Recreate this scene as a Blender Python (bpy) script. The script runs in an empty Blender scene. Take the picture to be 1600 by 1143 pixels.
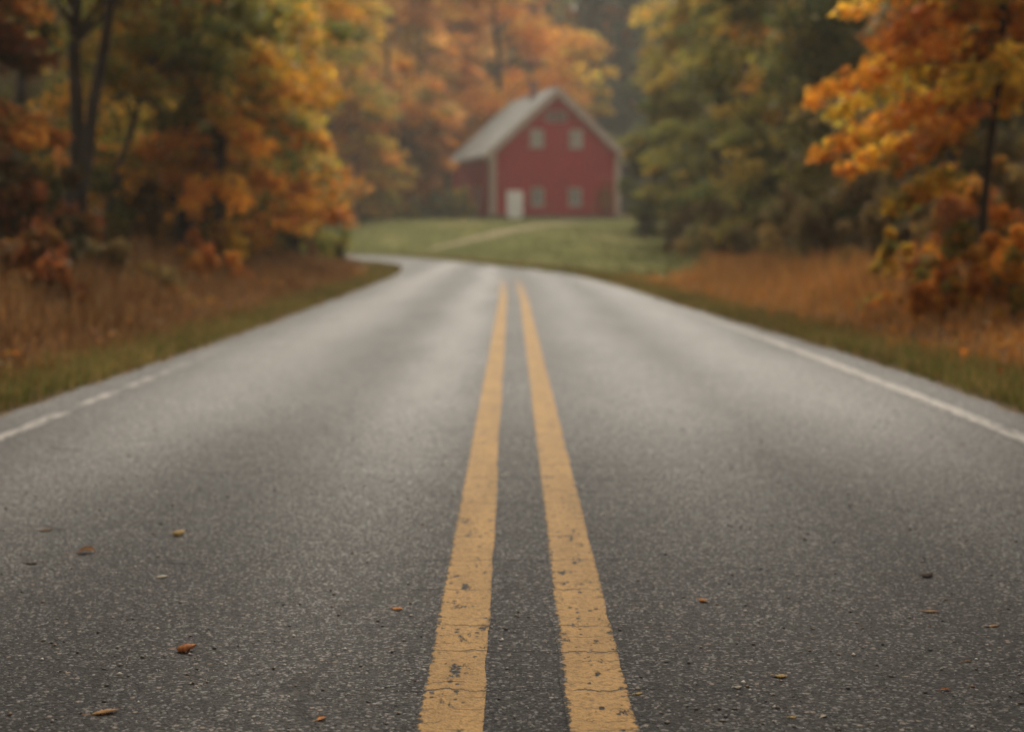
import bpy, bmesh, math, random
import numpy as np
from mathutils import Vector, Matrix

S = bpy.context.scene
C = S.collection
R = math.radians

# ------------------------------------------------------------------ camera
FPX, HORIZON, CAM_H = 2222.0, 361.0, 1.21          # focal length and horizon in photo pixels
cam_d = bpy.data.cameras.new('camera')
cam = bpy.data.objects.new('camera', cam_d); C.objects.link(cam)
cam_d.sensor_width = 36.0; cam_d.lens = 50.0
cam_d.clip_start = 0.05; cam_d.clip_end = 3000
cam.location = (0, 0, CAM_H)
cam.rotation_euler = (R(90) - math.atan((571.5 - HORIZON) / FPX), 0, 0)
cam_d.dof.use_dof = True
cam_d.dof.focus_distance = 3.95
cam_d.dof.aperture_fstop = 1.7
S.camera = cam

# ------------------------------------------------------------------ world, sun, exposure
SUN_EL, SUN_AZ = R(58), R(14)                      # azimuth from +Y towards +X
W = bpy.data.worlds.new('World'); S.world = W; W.use_nodes = True
wn = W.node_tree; wn.nodes.clear()
sky = wn.nodes.new('ShaderNodeTexSky'); sky.sky_type = 'NISHITA'; sky.sun_disc = False
sky.sun_elevation = SUN_EL; sky.sun_rotation = SUN_AZ
sky.dust_density = 6.0; sky.air_density = 1.0; sky.ozone_density = 0.6
hs = wn.nodes.new('ShaderNodeHueSaturation'); hs.inputs['Saturation'].default_value = 0.12
warm = wn.nodes.new('ShaderNodeMix'); warm.data_type = 'RGBA'; warm.blend_type = 'MULTIPLY'
warm.inputs[0].default_value = 1.0; warm.inputs[7].default_value = (1.0, 0.94, 0.85, 1)
bg = wn.nodes.new('ShaderNodeBackground'); bg.inputs['Strength'].default_value = 0.15
wo = wn.nodes.new('ShaderNodeOutputWorld')
wn.links.new(sky.outputs[0], hs.inputs['Color']); wn.links.new(hs.outputs[0], warm.inputs[6])
wn.links.new(warm.outputs[2], bg.inputs['Color']); wn.links.new(bg.outputs[0], wo.inputs['Surface'])

sun_d = bpy.data.lights.new('sun', 'SUN'); sun_d.energy = 1.5; sun_d.angle = R(24)
sun_d.color = (1.0, 0.9, 0.76)
sun = bpy.data.objects.new('sun', sun_d); C.objects.link(sun)
sd = Vector((math.sin(SUN_AZ) * math.cos(SUN_EL), math.cos(SUN_AZ) * math.cos(SUN_EL), math.sin(SUN_EL)))
sun.rotation_euler = sd.to_track_quat('Z', 'Y').to_euler()
sun.location = (0, 60, 60)

S.view_settings.view_transform = 'Standard'; S.view_settings.look = 'None'
S.view_settings.exposure = 0.6; S.view_settings.gamma = 1.0
S.cycles.use_denoising = True
S.cycles.max_bounces = 6; S.cycles.diffuse_bounces = 3; S.cycles.transmission_bounces = 3
S.cycles.glossy_bounces = 2; S.cycles.volume_bounces = 1; S.cycles.sample_clamp_indirect = 4

# ------------------------------------------------------------------ helpers
def px_at(px, d):
    return (px - 800.0) * d / FPX

def tag(o, label=None, cat=None, group=None, kind=None):
    if label: o['label'] = label
    if cat: o['category'] = cat
    if group: o['group'] = group
    if kind: o['kind'] = kind
    return o

def empty(name, loc, rotz=0.0):
    o = bpy.data.objects.new(name, None); C.objects.link(o)
    o.location = loc; o.rotation_euler = (0, 0, rotz); o.empty_display_size = 0.3
    return o

def link(name, me, mat, parent=None):
    o = bpy.data.objects.new(name, me); C.objects.link(o)
    if mat: me.materials.append(mat)
    if parent: o.parent = parent
    return o

def from_bm(name, bm, mat, parent=None, smooth=False):
    me = bpy.data.meshes.new(name); bm.to_mesh(me); bm.free()
    if smooth: me.polygons.foreach_set('use_smooth', [True] * len(me.polygons))
    return link(name, me, mat, parent)

def np_mesh(name, verts, faces_n, nside, tint=None):
    """verts (V,3), faces_n (F,nside) ints -> mesh; tint (V,3) kept as a point colour."""
    me = bpy.data.meshes.new(name)
    V, F = len(verts), len(faces_n)
    me.vertices.add(V); me.vertices.foreach_set('co', np.asarray(verts, np.float32).ravel())
    me.loops.add(F * nside); me.loops.foreach_set('vertex_index', np.asarray(faces_n, np.int32).ravel())
    me.polygons.add(F)
    me.polygons.foreach_set('loop_start', np.arange(0, F * nside, nside, dtype=np.int32))
    me.polygons.foreach_set('loop_total', np.full(F, nside, np.int32))
    me.update(calc_edges=True)
    if tint is not None:
        a = me.attributes.new('tint', 'FLOAT_COLOR', 'POINT')
        col = np.ones((V, 4), np.float32); col[:, :3] = tint
        a.data.foreach_set('color', col.ravel())
    return me

def smooth01(t):
    t = np.clip(t, 0, 1); return t * t * (3 - 2 * t)

def box(bm, x0, x1, y0, y1, z0, z1):
    v = [bm.verts.new(p) for p in ((x0,y0,z0),(x1,y0,z0),(x1,y1,z0),(x0,y1,z0),(x0,y0,z1),(x1,y0,z1),(x1,y1,z1),(x0,y1,z1))]
    for f in ((0,3,2,1),(4,5,6,7),(0,1,5,4),(1,2,6,5),(2,3,7,6),(3,0,4,7)):
        bm.faces.new([v[i] for i in f])

# ------------------------------------------------------------------ materials
class NT:
    def __init__(s, name):
        s.m = bpy.data.materials.new(name); s.m.use_nodes = True
        s.t = s.m.node_tree; s.t.nodes.clear()
        s.out = s.t.nodes.new('ShaderNodeOutputMaterial')
    def n(s, kind, **kw):
        nd = s.t.nodes.new('ShaderNode' + kind)
        for k, v in kw.items(): setattr(nd, k, v)
        return nd
    def l(s, a, b): s.t.links.new(a, b)
    def coord(s): return s.n('TexCoord').outputs['Object']
    def mapping(s, vec, scale=(1,1,1), loc=(0,0,0)):
        m = s.n('Mapping'); s.l(vec, m.inputs[0]); m.inputs['Scale'].default_value = scale; m.inputs['Location'].default_value = loc
        return m.outputs[0]
    def noise(s, vec, scale, detail=4, rough=0.55):
        nd = s.n('TexNoise'); s.l(vec, nd.inputs['Vector']); nd.inputs['Scale'].default_value = scale
        nd.inputs['Detail'].default_value = detail; nd.inputs['Roughness'].default_value = rough
        return nd.outputs['Fac']
    def ramp(s, fac, stops):
        r = s.n('ValToRGB'); s.l(fac, r.inputs[0]); e = r.color_ramp.elements
        while len(e) < len(stops): e.new(0.5)
        for i, (p, c) in enumerate(stops):
            e[i].position = p; e[i].color = (*c, 1) if len(c) == 3 else c
        return r.outputs[0]
    def fr(s, fac, a, b):                    # linear step from a to b
        m = s.n('MapRange'); m.clamp = True; s.l(fac, m.inputs[0])
        m.inputs[1].default_value = a; m.inputs[2].default_value = b
        return m.outputs[0]
    def mix(s, fac, a, b, mode='MIX'):
        m = s.n('Mix', data_type='RGBA', blend_type=mode)
        for sock, v in ((m.inputs[0], fac), (m.inputs[6], a), (m.inputs[7], b)):
            if hasattr(v, 'links'): s.l(v, sock)
            elif isinstance(v, (int, float)): sock.default_value = v
            else: sock.default_value = (*v, 1)
        return m.outputs[2]
    def math(s, op, a, b=0.0):
        m = s.n('Math', operation=op)
        for sock, v in ((m.inputs[0], a), (m.inputs[1], b)):
            if hasattr(v, 'links'): s.l(v, sock)
            else: sock.default_value = v
        return m.outputs[0]
    def bump(s, h, strength, dist):
        b = s.n('Bump'); s.l(h, b.inputs['Height']); b.inputs['Strength'].default_value = strength; b.inputs['Distance'].default_value = dist
        return b.outputs[0]
    def principled(s, color, rough=0.7, spec=0.3, normal=None):
        p = s.n('BsdfPrincipled')
        if hasattr(color, 'links'): s.l(color, p.inputs['Base Color'])
        else: p.inputs['Base Color'].default_value = (*color, 1)
        if hasattr(rough, 'links'): s.l(rough, p.inputs['Roughness'])
        else: p.inputs['Roughness'].default_value = rough
        p.inputs['Specular IOR Level'].default_value = spec
        if normal: s.l(normal, p.inputs['Normal'])
        return p
    def done(s, shader):
        s.l(shader, s.out.inputs['Surface']); return s.m

def foliage_mat(name, trans=0.5):
    k = NT(name)
    a = k.n('Attribute', attribute_name='tint')
    co = k.coord()
    v = k.fr(k.noise(co, 3.0, 3), 0.3, 0.7)
    col = k.mix(v, a.outputs['Color'], k.mix(1.0, a.outputs['Color'], (0.8, 0.78, 0.7), 'MULTIPLY'))
    p = k.principled(col, 0.6, 0.2)
    t = k.n('BsdfTranslucent'); k.l(col, t.inputs['Color'])
    m = k.n('MixShader'); m.inputs[0].default_value = trans
    k.l(p.outputs[0], m.inputs[1]); k.l(t.outputs[0], m.inputs[2])
    return k.done(m.outputs[0])

def plain(name, col, rough=0.7, spec=0.3, var=0.25, scale=3.0, bump=0.0, stretch=(1,1,1)):
    k = NT(name); co = k.mapping(k.coord(), stretch)
    f = k.noise(co, scale, 5)
    c = k.mix(k.fr(f, 0.3, 0.7), tuple(x * (1 - var) for x in col), tuple(min(1, x * (1 + var)) for x in col))
    nrm = k.bump(k.noise(co, scale * 4, 4), bump, 0.05) if bump else None
    return k.done(k.principled(c, rough, spec, nrm).outputs[0])

def asphalt_nodes(k):
    """worn two-lane asphalt; returns colour, roughness, height"""
    co = k.coord()
    sx = k.n('SeparateXYZ'); k.l(co, sx.inputs[0])
    x, y = sx.outputs[0], sx.outputs[1]
    wob = k.math('MULTIPLY', k.math('SUBTRACT', k.noise(k.mapping(co, (0.4, 0.16, 1)), 1.0, 3), 0.5), 0.7)
    xw = k.math('ADD', x, wob)
    def band(c, w):                       # soft wheel path centred on x = c
        d = k.math('ABSOLUTE', k.math('SUBTRACT', xw, c))
        r = k.n('MapRange', interpolation_type='SMOOTHSTEP'); k.l(d, r.inputs[0])
        r.inputs[1].default_value = w; r.inputs[2].default_value = 0.0
        return r.outputs[0]
    tracks = k.math('MAXIMUM', k.math('MAXIMUM', band(-2.25, 0.85), band(-0.65, 0.6)),
                    k.math('MAXIMUM', k.math('MULTIPLY', band(0.95, 0.7), 0.55), k.math('MULTIPLY', band(2.15, 0.9), 0.9)))
    big = k.noise(k.mapping(co, (1.2, 0.35, 1)), 1.0, 5, 0.6)
    far_light = k.fr(y, 3.3, 10.0)                # painted light: near asphalt dark as in canopy shade, paler away like sky sheen
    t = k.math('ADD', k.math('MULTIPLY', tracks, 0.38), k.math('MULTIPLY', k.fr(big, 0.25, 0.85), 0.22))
    t = k.math('ADD', k.math('MULTIPLY', t, k.math('ADD', k.math('MULTIPLY', far_light, 0.65), 0.35)), k.math('MULTIPLY', far_light, 0.40))
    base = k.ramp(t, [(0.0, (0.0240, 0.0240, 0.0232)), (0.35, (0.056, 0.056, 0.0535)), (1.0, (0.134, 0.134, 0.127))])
    # aggregate
    v1 = k.n('TexVoronoi'); k.l(co, v1.inputs['Vector']); v1.inputs['Scale'].default_value = 130; v1.inputs['Randomness'].default_value = 1
    s1 = k.n('SeparateColor'); k.l(v1.outputs['Color'], s1.inputs[0])
    v2 = k.n('TexVoronoi'); k.l(co, v2.inputs['Vector']); v2.inputs['Scale'].default_value = 62
    s2 = k.n('SeparateColor'); k.l(v2.outputs['Color'], s2.inputs[0])
    grain = k.ramp(s1.outputs[0], [(0.0, (0.22, 0.22, 0.22)), (0.5, (0.72, 0.72, 0.71)), (0.85, (1.5, 1.48, 1.45)), (0.95, (4.2, 4.2, 4.2))])
    c = k.mix(1.0, base, grain, 'MULTIPLY')
    stone = k.math('MULTIPLY', k.fr(s2.outputs[1], 0.93, 0.95), k.fr(v2.outputs['Distance'], 0.5, 0.35))
    c = k.mix(k.math('MULTIPLY', stone, 0.75), c, k.ramp(s2.outputs[2], [(0, (0.14, 0.135, 0.13)), (0.6, (0.30, 0.29, 0.28)), (1, (0.24, 0.19, 0.14))]))
    pits = k.fr(k.noise(co, 34, 4, 0.7), 0.60, 0.70)
    c = k.mix(k.math('MULTIPLY', pits, 0.55), c, (0.022, 0.020, 0.019))
    # hairline cracks across the lane
    vc = k.n('TexVoronoi', feature='DISTANCE_TO_EDGE')
    wv = k.n('VectorMath', operation='ADD')
    nz = k.n('TexNoise'); k.l(co, nz.inputs['Vector']); nz.inputs['Scale'].default_value = 2.2; nz.inputs['Detail'].default_value = 5
    sc = k.n('VectorMath', operation='SCALE'); k.l(nz.outputs['Color'], sc.inputs[0]); sc.inputs['Scale'].default_value = 0.5
    k.l(co, wv.inputs[0]); k.l(sc.outputs[0], wv.inputs[1])
    k.l(k.mapping(wv.outputs[0], (0.22, 0.55, 0.0)), vc.inputs['Vector']); vc.inputs['Scale'].default_value = 1.0
    crack = k.fr(vc.outputs['Distance'], 0.0045, 0.001)
    crack = k.math('MULTIPLY', crack, k.fr(k.noise(co, 1.1, 2), 0.5, 0.6))
    c = k.mix(k.math('MULTIPLY', crack, 0.8), c, (0.015, 0.014, 0.013))
    # ragged cracks running across the crown of the road, through paint and asphalt alike
    cy = k.math('ADD', y, k.math('MULTIPLY', k.noise(k.mapping(co, (7, 1.1, 1)), 1.0, 5, 0.65), 0.16))
    vo = k.n('TexVoronoi', voronoi_dimensions='1D', feature='DISTANCE_TO_EDGE'); k.l(cy, vo.inputs['W']); vo.inputs['Scale'].default_value = 2.7
    cr = k.math('MULTIPLY', k.fr(vo.outputs['Distance'], 0.018, 0.006), k.fr(k.noise(k.mapping(co, (5, 3, 1)), 1.0, 2), 0.36, 0.46))
    cr = k.math('MULTIPLY', cr, k.fr(k.math('ADD', k.math('ABSOLUTE', k.math('SUBTRACT', x, 0.04)), k.noise(co, 1.7, 2)), 1.15, 0.75))
    crack = k.math('MAXIMUM', crack, cr)
    c = k.mix(k.math('MULTIPLY', cr, 0.75), c, (0.012, 0.011, 0.010))
    k.cross_crack = cr; k.cross_y = cy
    h = k.math('SUBTRACT', k.math('ADD', k.math('MULTIPLY', v1.outputs['Distance'], -0.9), k.math('MULTIPLY', v2.outputs['Distance'], -0.7)), k.math('MULTIPLY', pits, 0.9))
    h = k.math('SUBTRACT', h, k.math('MULTIPLY', crack, 1.5))
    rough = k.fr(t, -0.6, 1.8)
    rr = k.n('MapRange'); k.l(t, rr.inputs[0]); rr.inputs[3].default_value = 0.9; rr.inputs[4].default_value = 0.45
    return co, c, rr.outputs[0], h, x, y

def asphalt_mat():
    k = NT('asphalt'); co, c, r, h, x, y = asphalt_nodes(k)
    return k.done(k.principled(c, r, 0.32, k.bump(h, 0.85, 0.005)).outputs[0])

def paint_mat(name, col_a, col_b, wear, fade_far=None, double=False, broken=False):
    """road paint worn through to asphalt"""
    k = NT(name); co, c, r, h, x, y = asphalt_nodes(k)
    tone = k.noise(k.mapping(co, (6, 1.2, 1)), 1.0, 5, 0.6)
    pc = k.mix(k.fr(tone, 0.3, 0.7), col_a, col_b)
    fine = k.noise(co, 60, 5, 0.75)
    pc = k.mix(k.math('MULTIPLY', k.fr(fine, 0.46, 0.66), 0.75), pc, tuple(v * 0.45 for v in col_a))
    w = k.noise(k.mapping(co, (9, 4, 1)), 1.6, 8, 0.72)
    fleck = k.noise(k.mapping(co, (24, 60, 1)), 1.0, 4, 0.7)
    gone = k.math('MAXIMUM', k.fr(w, 0.66 - wear, 0.70 - wear), k.math('MULTIPLY', k.fr(fleck, 0.63, 0.67), k.fr(w, 0.44, 0.54)))
    if double:                              # paint crumbles along both edges of each stripe
        e = k.math('ABSOLUTE', k.math('SUBTRACT', k.math('ABSOLUTE', k.math('SUBTRACT', x, 0.038)), 0.186))
        en = k.noise(k.mapping(co, (30, 30, 1)), 1.0, 6, 0.75)
        e = k.math('ADD', e, k.math('MULTIPLY', k.math('SUBTRACT', en, 0.5), 0.075))
        gone = k.math('MAXIMUM', gone, k.math('MULTIPLY', k.fr(e, 0.077, 0.083), k.fr(y, 30, 26)))
    if broken:                              # whole lengths of the stripe have gone
        gone = k.math('MAXIMUM', gone, k.fr(k.noise(k.mapping(co, (0.3, 1.7, 1)), 1.0, 3, 0.6), 0.50, 0.57))
    # small dark chips
    ch = k.n('TexVoronoi'); k.l(k.mapping(co, (1, 0.8, 1)), ch.inputs['Vector']); ch.inputs['Scale'].default_value = 48
    chs = k.n('SeparateColor'); k.l(ch.outputs['Color'], chs.inputs[0])
    gone = k.math('MAXIMUM', gone, k.math('MULTIPLY', k.fr(chs.outputs[0], 0.90, 0.92), k.fr(k.math('ADD', ch.outputs['Distance'], k.math('MULTIPLY', fine, 0.4)), 0.62, 0.5)))
    cr, cy = k.cross_crack, k.cross_y
    vo2 = k.n('TexVoronoi', voronoi_dimensions='1D', feature='DISTANCE_TO_EDGE')
    k.l(k.math('ADD', cy, k.math('MULTIPLY', fine, 0.02)), vo2.inputs['W']); vo2.inputs['Scale'].default_value = 11
    cr2 = k.math('MULTIPLY', k.fr(vo2.outputs['Distance'], 0.035, 0.01), k.fr(k.noise(k.mapping(co, (16, 9, 1), (3, 1, 0)), 1.0, 3), 0.47, 0.54))
    cr = k.math('MAXIMUM', cr, cr2)
    if fade_far:
        far = k.fr(y, fade_far[0], fade_far[1])
        gone = k.math('MAXIMUM', gone, far)
    c = k.mix(gone, pc, c)
    c = k.mix(k.math('MULTIPLY', cr, 0.9), c, (0.02, 0.018, 0.016))
    hh = k.math('SUBTRACT', k.math('MULTIPLY', h, 0.9), k.math('MULTIPLY', k.math('ADD', gone, cr), 0.6))
    rr = k.math('ADD', 0.72, k.math('MULTIPLY', gone, k.math('SUBTRACT', r, 0.72)))
    return k.done(k.principled(c, rr, 0.36, k.bump(hh, 0.7, 0.005)).outputs[0])

def ground_mat():
    k = NT('forest_floor'); co = k.coord()
    a = k.noise(co, 0.35, 5); b = k.noise(co, 7, 6, 0.7)
    c = k.ramp(k.math('ADD', k.math('MULTIPLY', a, 0.5), k.math('MULTIPLY', b, 0.5)),
               [(0.3, (0.035, 0.022, 0.012)), (0.48, (0.10, 0.06, 0.03)), (0.6, (0.17, 0.095, 0.045)), (0.75, (0.10, 0.08, 0.035))])
    return k.done(k.principled(c, 0.9, 0.1, k.bump(b, 0.8, 0.1)).outputs[0])

def lawn_mat():
    k = NT('lawn_grass'); co = k.coord()
    a = k.noise(k.mapping(co, (0.25, 0.12, 1)), 1.0, 5, 0.6); b = k.noise(co, 5, 6, 0.7)
    c = k.ramp(k.math('ADD', k.math('MULTIPLY', a, 0.7), k.math('MULTIPLY', b, 0.3)),
               [(0.32, (0.060, 0.070, 0.020)), (0.5, (0.095, 0.100, 0.030)), (0.62, (0.17, 0.15, 0.06)), (0.75, (0.23, 0.175, 0.08))])
    return k.done(k.principled(c, 0.95, 0.03, k.bump(b, 0.6, 0.05)).outputs[0])

M = {}
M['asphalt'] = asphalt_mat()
M['yellow'] = paint_mat('yellow_road_paint', (0.235, 0.135, 0.033), (0.35, 0.205, 0.058), 0.075, (26, 37), True)
M['white'] = paint_mat('white_road_paint', (0.29, 0.28, 0.255), (0.37, 0.355, 0.325), 0.13, (15, 23))
M['white_worn'] = paint_mat('worn_white_road_paint', (0.25, 0.24, 0.22), (0.33, 0.315, 0.29), 0.15, (11, 15), False, True)
M['ground'] = ground_mat(); M['lawn'] = lawn_mat()
M['shoulder'] = plain('sandy_shoulder', (0.12, 0.092, 0.062), 0.9, 0.1, 0.4, 9, 0.5)
M['track'] = plain('worn_dirt_track', (0.20, 0.165, 0.09), 0.9, 0.1, 0.3, 2, 0.3)
M['leaf'] = foliage_mat('foliage'); M['blade'] = foliage_mat('grass_blades', 0.25)
M['bark'] = plain('bark', (0.048, 0.040, 0.032), 0.9, 0.1, 0.45, 6, 0.8, (1, 1, 0.25))
M['red'] = plain('red_barn_paint', (0.33, 0.013, 0.019), 0.75, 0.2, 0.22, 1.2, 0.2, (2, 2, 0.5))
M['trim'] = plain('weathered_trim_paint', (0.40, 0.32, 0.27), 0.7, 0.2, 0.15, 3)
M['rake'] = plain('grey_rake_board', (0.42, 0.34, 0.30), 0.7, 0.2, 0.15, 3)
M['white_paint'] = plain('white_door_paint', (0.85, 0.85, 0.82), 0.55, 0.3, 0.06, 3)
M['frame'] = plain('pale_window_frame', (0.42, 0.36, 0.32), 0.6, 0.3, 0.1, 3)
M['shade'] = plain('grey_window_glass', (0.32, 0.30, 0.27), 0.4, 0.5, 0.2, 1.5)
M['shade_dark'] = plain('dark_window_glass', (0.15, 0.145, 0.13), 0.35, 0.5, 0.3, 1.5)
M['louvre'] = plain('grey_louvre', (0.16, 0.12, 0.11), 0.7, 0.2, 0.2, 3)
M['roof'] = plain('grey_metal_roof', (0.40, 0.41, 0.39), 0.6, 0.3, 0.16, 0.9, 0.1, (1, 3, 1))
M['stone'] = plain('fieldstone_base', (0.10, 0.095, 0.085), 0.9, 0.2, 0.4, 3, 0.7)
M['brick'] = plain('chimney_brick', (0.22, 0.12, 0.10), 0.9, 0.2, 0.3, 6, 0.5)
M['iron'] = plain('dark_iron', (0.03, 0.03, 0.03), 0.5, 0.5)
M['stone_chip'] = foliage_mat('stone_chips', 0.0)

# ------------------------------------------------------------------ road outline (metres; measured edges)
PAIRS = [((-3.36,-6),(3.42,-6)), ((-3.36,4),(3.42,4)), ((-3.36,9),(3.40,9)), ((-3.2,15),(3.28,14)), ((-3.13,25),(2.75,22.5)),
         ((-3.15,34),(2.25,33)), ((-3.25,41),(1.35,42)), ((-3.75,47.5),(-0.55,50)), ((-5.3,53.5),(-3.0,60)),
         ((-8.0,60.5),(-6.2,69.5)), ((-13,67),(-11.5,78)), ((-21,73.5),(-20,85)), ((-34,80),(-33.5,91)), ((-60,88),(-60,98))]
def catmull(pts, n):
    P = np.array(pts, float); P = np.vstack([2*P[0]-P[1], P, 2*P[-1]-P[-2]]); out = []
    for i in range(1, len(P) - 2):
        for t in np.linspace(0, 1, n, endpoint=False):
            a, b, c, d = P[i-1], P[i], P[i+1], P[i+2]
            out.append(0.5 * ((2*b) + (c-a)*t + (2*a-5*b+4*c-d)*t*t + (3*b-a-3*c+d)*t**3))
    out.append(P[-2]); return np.array(out)
LE = catmull([p[0] for p in PAIRS], 24); RE = catmull([p[1] for p in PAIRS], 24)

def seg_dist(px, py, line):
    """distance of many points to a polyline"""
    best = np.full(px.shape, 1e9)
    L = line[::4] if len(line) > 150 else line
    for (ax, ay), (bx, by) in zip(L[:-1], L[1:]):
        dx, dy = bx-ax, by-ay; q = dx*dx+dy*dy + 1e-9
        t = np.clip(((px-ax)*dx + (py-ay)*dy)/q, 0, 1)
        best = np.minimum(best, np.hypot(px-ax-t*dx, py-ay-t*dy))
    return best
def inside(px, py, poly):
    r = np.zeros(px.shape, bool); n = len(poly); j = n-1
    for i in range(n):
        xi, yi = poly[i]; xj, yj = poly[j]
        hit = ((yi > py) != (yj > py)) & (px < (xj-xi)*(py-yi)/(yj-yi+1e-12)+xi)
        r ^= hit; j = i
    return r
ROAD_POLY = np.vstack([LE[::4], RE[::-1][::4]])

YO_X = [-60, -33, -20, -11.5, -6.2, -3, -0.55, 1.35, 3.0, 6, 60]
YO_Y = [98, 91, 85, 78, 69.5, 60, 50, 42, 40, 46, 46]
def ground_z(x, y):
    x = np.asarray(x, float); y = np.asarray(y, float)
    yo = np.interp(x, YO_X, YO_Y) + 1.0
    rise = 2.05 * smooth01((y - yo) / (104.0 - yo))
    rise = rise + np.where(y > 124, (y - 124) * 0.045, 0)
    near = 1 - smooth01((y - 44) / 16)
    bank = 0.42 * smooth01((-3.6 - x) / 4.0) + 0.38 * smooth01((x - 3.7) / 4.5)
    bank = bank * near * (y > -40)
    lump = 0.05 * np.sin(x*0.9 + 1.3*np.sin(y*0.31)) * np.sin(y*0.53+0.4) * smooth01((np.abs(x) - 4.2) / 3) * near
    return rise + bank + lump

# ------------------------------------------------------------------ ground sheet
def grid_axis(fine, lo, hi, far_lo, far_hi):
    a = np.arange(lo, hi + fine, fine)
    left = lo - np.cumsum(fine * 1.25 ** np.arange(1, 40)); left = left[left > far_lo]
    right = hi + np.cumsum(fine * 1.25 ** np.arange(1, 40)); right = right[right < far_hi]
    return np.concatenate([[far_lo], left[::-1], a, right, [far_hi]])
gx = grid_axis(0.8, -40, 40, -420, 420); gy = grid_axis(0.8, -8, 135, -200, 600)
GX, GY = np.meshgrid(gx, gy, indexing='ij')
def road_near(x, y, pad):
    return inside(x, y, ROAD_POLY) | (seg_dist(x, y, LE) < pad) | (seg_dist(x, y, RE) < pad)
GZ = ground_z(GX, GY)
GZ = np.where(road_near(GX, GY, 1.3), np.minimum(GZ, 0) - 0.05, GZ)
nx, ny = GX.shape
idx = np.arange(nx*ny).reshape(nx, ny)
faces = np.stack([idx[:-1,:-1], idx[1:,:-1], idx[1:,1:], idx[:-1,1:]], -1).reshape(-1, 4)
g = link('ground', np_mesh('ground', np.stack([GX, GY, GZ], -1).reshape(-1, 3), faces, 4), M['ground'])
g.data.polygons.foreach_set('use_smooth', [True]*len(g.data.polygons))
tag(g, 'brown leaf strewn ground under the trees and dry grass', 'ground', kind='structure')

# lawn: the grid cells of the clearing, a little above the ground sheet
LAWN = [(2.0,41), (3.6,33), (5.2,36), (6.0,44), (7.4,56), (9.2,68), (10.5,82), (13,95), (22,112), (24,134), (-40,134), (-45,112), (-34,93),
        (-20,86.3), (-11.5,79.2), (-6.2,70.6), (-3.0,61), (-0.5,51), (1.4,43)]
lx = np.arange(-46, 26, 0.7); ly = np.arange(31, 136, 0.7)
LX, LY = np.meshgrid(lx, ly, indexing='ij')
lmask = inside(LX, LY, np.array(LAWN)) & ~road_near(LX, LY, 0.35)
LZ = ground_z(LX, LY) + 0.03
LZ = np.where(road_near(LX, LY, 1.6), LZ * 0 + 0.02, LZ)
idx = np.arange(LX.size).reshape(LX.shape)
q = np.stack([idx[:-1,:-1], idx[1:,:-1], idx[1:,1:], idx[:-1,1:]], -1)
keep = lmask[:-1,:-1] | lmask[1:,1:] | lmask[1:,:-1] | lmask[:-1,1:]
q = q[keep]
used, inv = np.unique(q, return_inverse=True)
lv = np.stack([LX, LY, LZ], -1).reshape(-1, 3)[used]
lawn = link('lawn', np_mesh('lawn', lv, inv.reshape(-1, 4), 4), M['lawn'])
lawn.data.polygons.foreach_set('use_smooth', [True]*len(lawn.data.polygons))
tag(lawn, 'mown green and straw lawn in front of the red barn', 'lawn', kind='structure')

# worn track over the lawn
def ribbon(name, centre, widths, z, mat, parent=None, n=14, rag=0.0, seed=1, zf=None):
    P = catmull(centre, n); Wd = np.interp(np.linspace(0, 1, len(P)), np.linspace(0, 1, len(widths)), widths)
    T = np.gradient(P, axis=0); T /= np.linalg.norm(T, axis=1)[:, None] + 1e-9
    N = np.stack([-T[:,1], T[:,0]], 1); rng = np.random.default_rng(seed)
    def jag(): 
        a = rng.normal(0, rag, len(P)); b = np.convolve(rng.normal(0, rag*1.3, len(P) + 10), np.ones(11)/11, 'valid')
        return np.convolve(a, [0.25, 0.5, 0.25], 'same') + b[:len(P)]
    cols = [P + N * (Wd/2 + jag())[:, None], P + N*(Wd*0.17)[:, None], P - N*(Wd*0.17)[:, None], P - N * (Wd/2 + jag())[:, None]]
    V = np.stack(cols, 1).reshape(-1, 2); n_ = len(P)
    zz = zf(V[:,0], V[:,1]) if zf else np.full(len(V), 0.0)
    V = np.column_stack([V, zz + z]); f = []
    for c in range(3):
        i = np.arange(n_-1)*4 + c
        f.append(np.stack([i+1, i, i+4, i+5], 1))
    return link(name, np_mesh(name, V, np.concatenate(f), 4), mat, parent)
tr = ribbon('path', [(-4.2, 72.5), (-2.2, 75.5), (-.2, 79), (1.9, 83), (4.6, 87.5)], [1.0, 2.2, 2.4, 2.0, 1.0], 0.06, M['track'], rag=0.25, zf=ground_z)
tag(tr, 'pale worn dirt track crossing the lawn below the barn', 'path', kind='structure')

# shoulders and road
def edge_strip(name, edge, side, w, z, mat):
    rng = np.random.default_rng(7)
    T = np.gradient(edge, axis=0); T /= np.linalg.norm(T, axis=1)[:, None]
    N = np.stack([-T[:,1], T[:,0]], 1) * side
    j = np.convolve(rng.normal(0, 0.12, len(edge)), [0.2,0.3,0.3,0.2], 'same')
    A = edge - N*0.3; B = edge + N*(w + j)[:, None]
    V = np.concatenate([np.column_stack([A, np.full(len(A), z)]), np.column_stack([B, np.full(len(B), z)])])
    n = len(A); i = np.arange(n-1)
    f = np.stack([i, i+1, n+i+1, n+i], 1)
    if side > 0: f = f[:, ::-1]
    o = link(name, np_mesh(name, V, f, 4), mat)
    return o
for e, s_ in ((LE, 1), (RE, -1)):
    o = edge_strip('shoulder', e, s_, 0.20, -0.02, M['shoulder'])
    tag(o, 'sandy shoulder strip along the %s edge of the road' % ('left' if s_ > 0 else 'right'), 'road shoulder', kind='structure')

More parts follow.
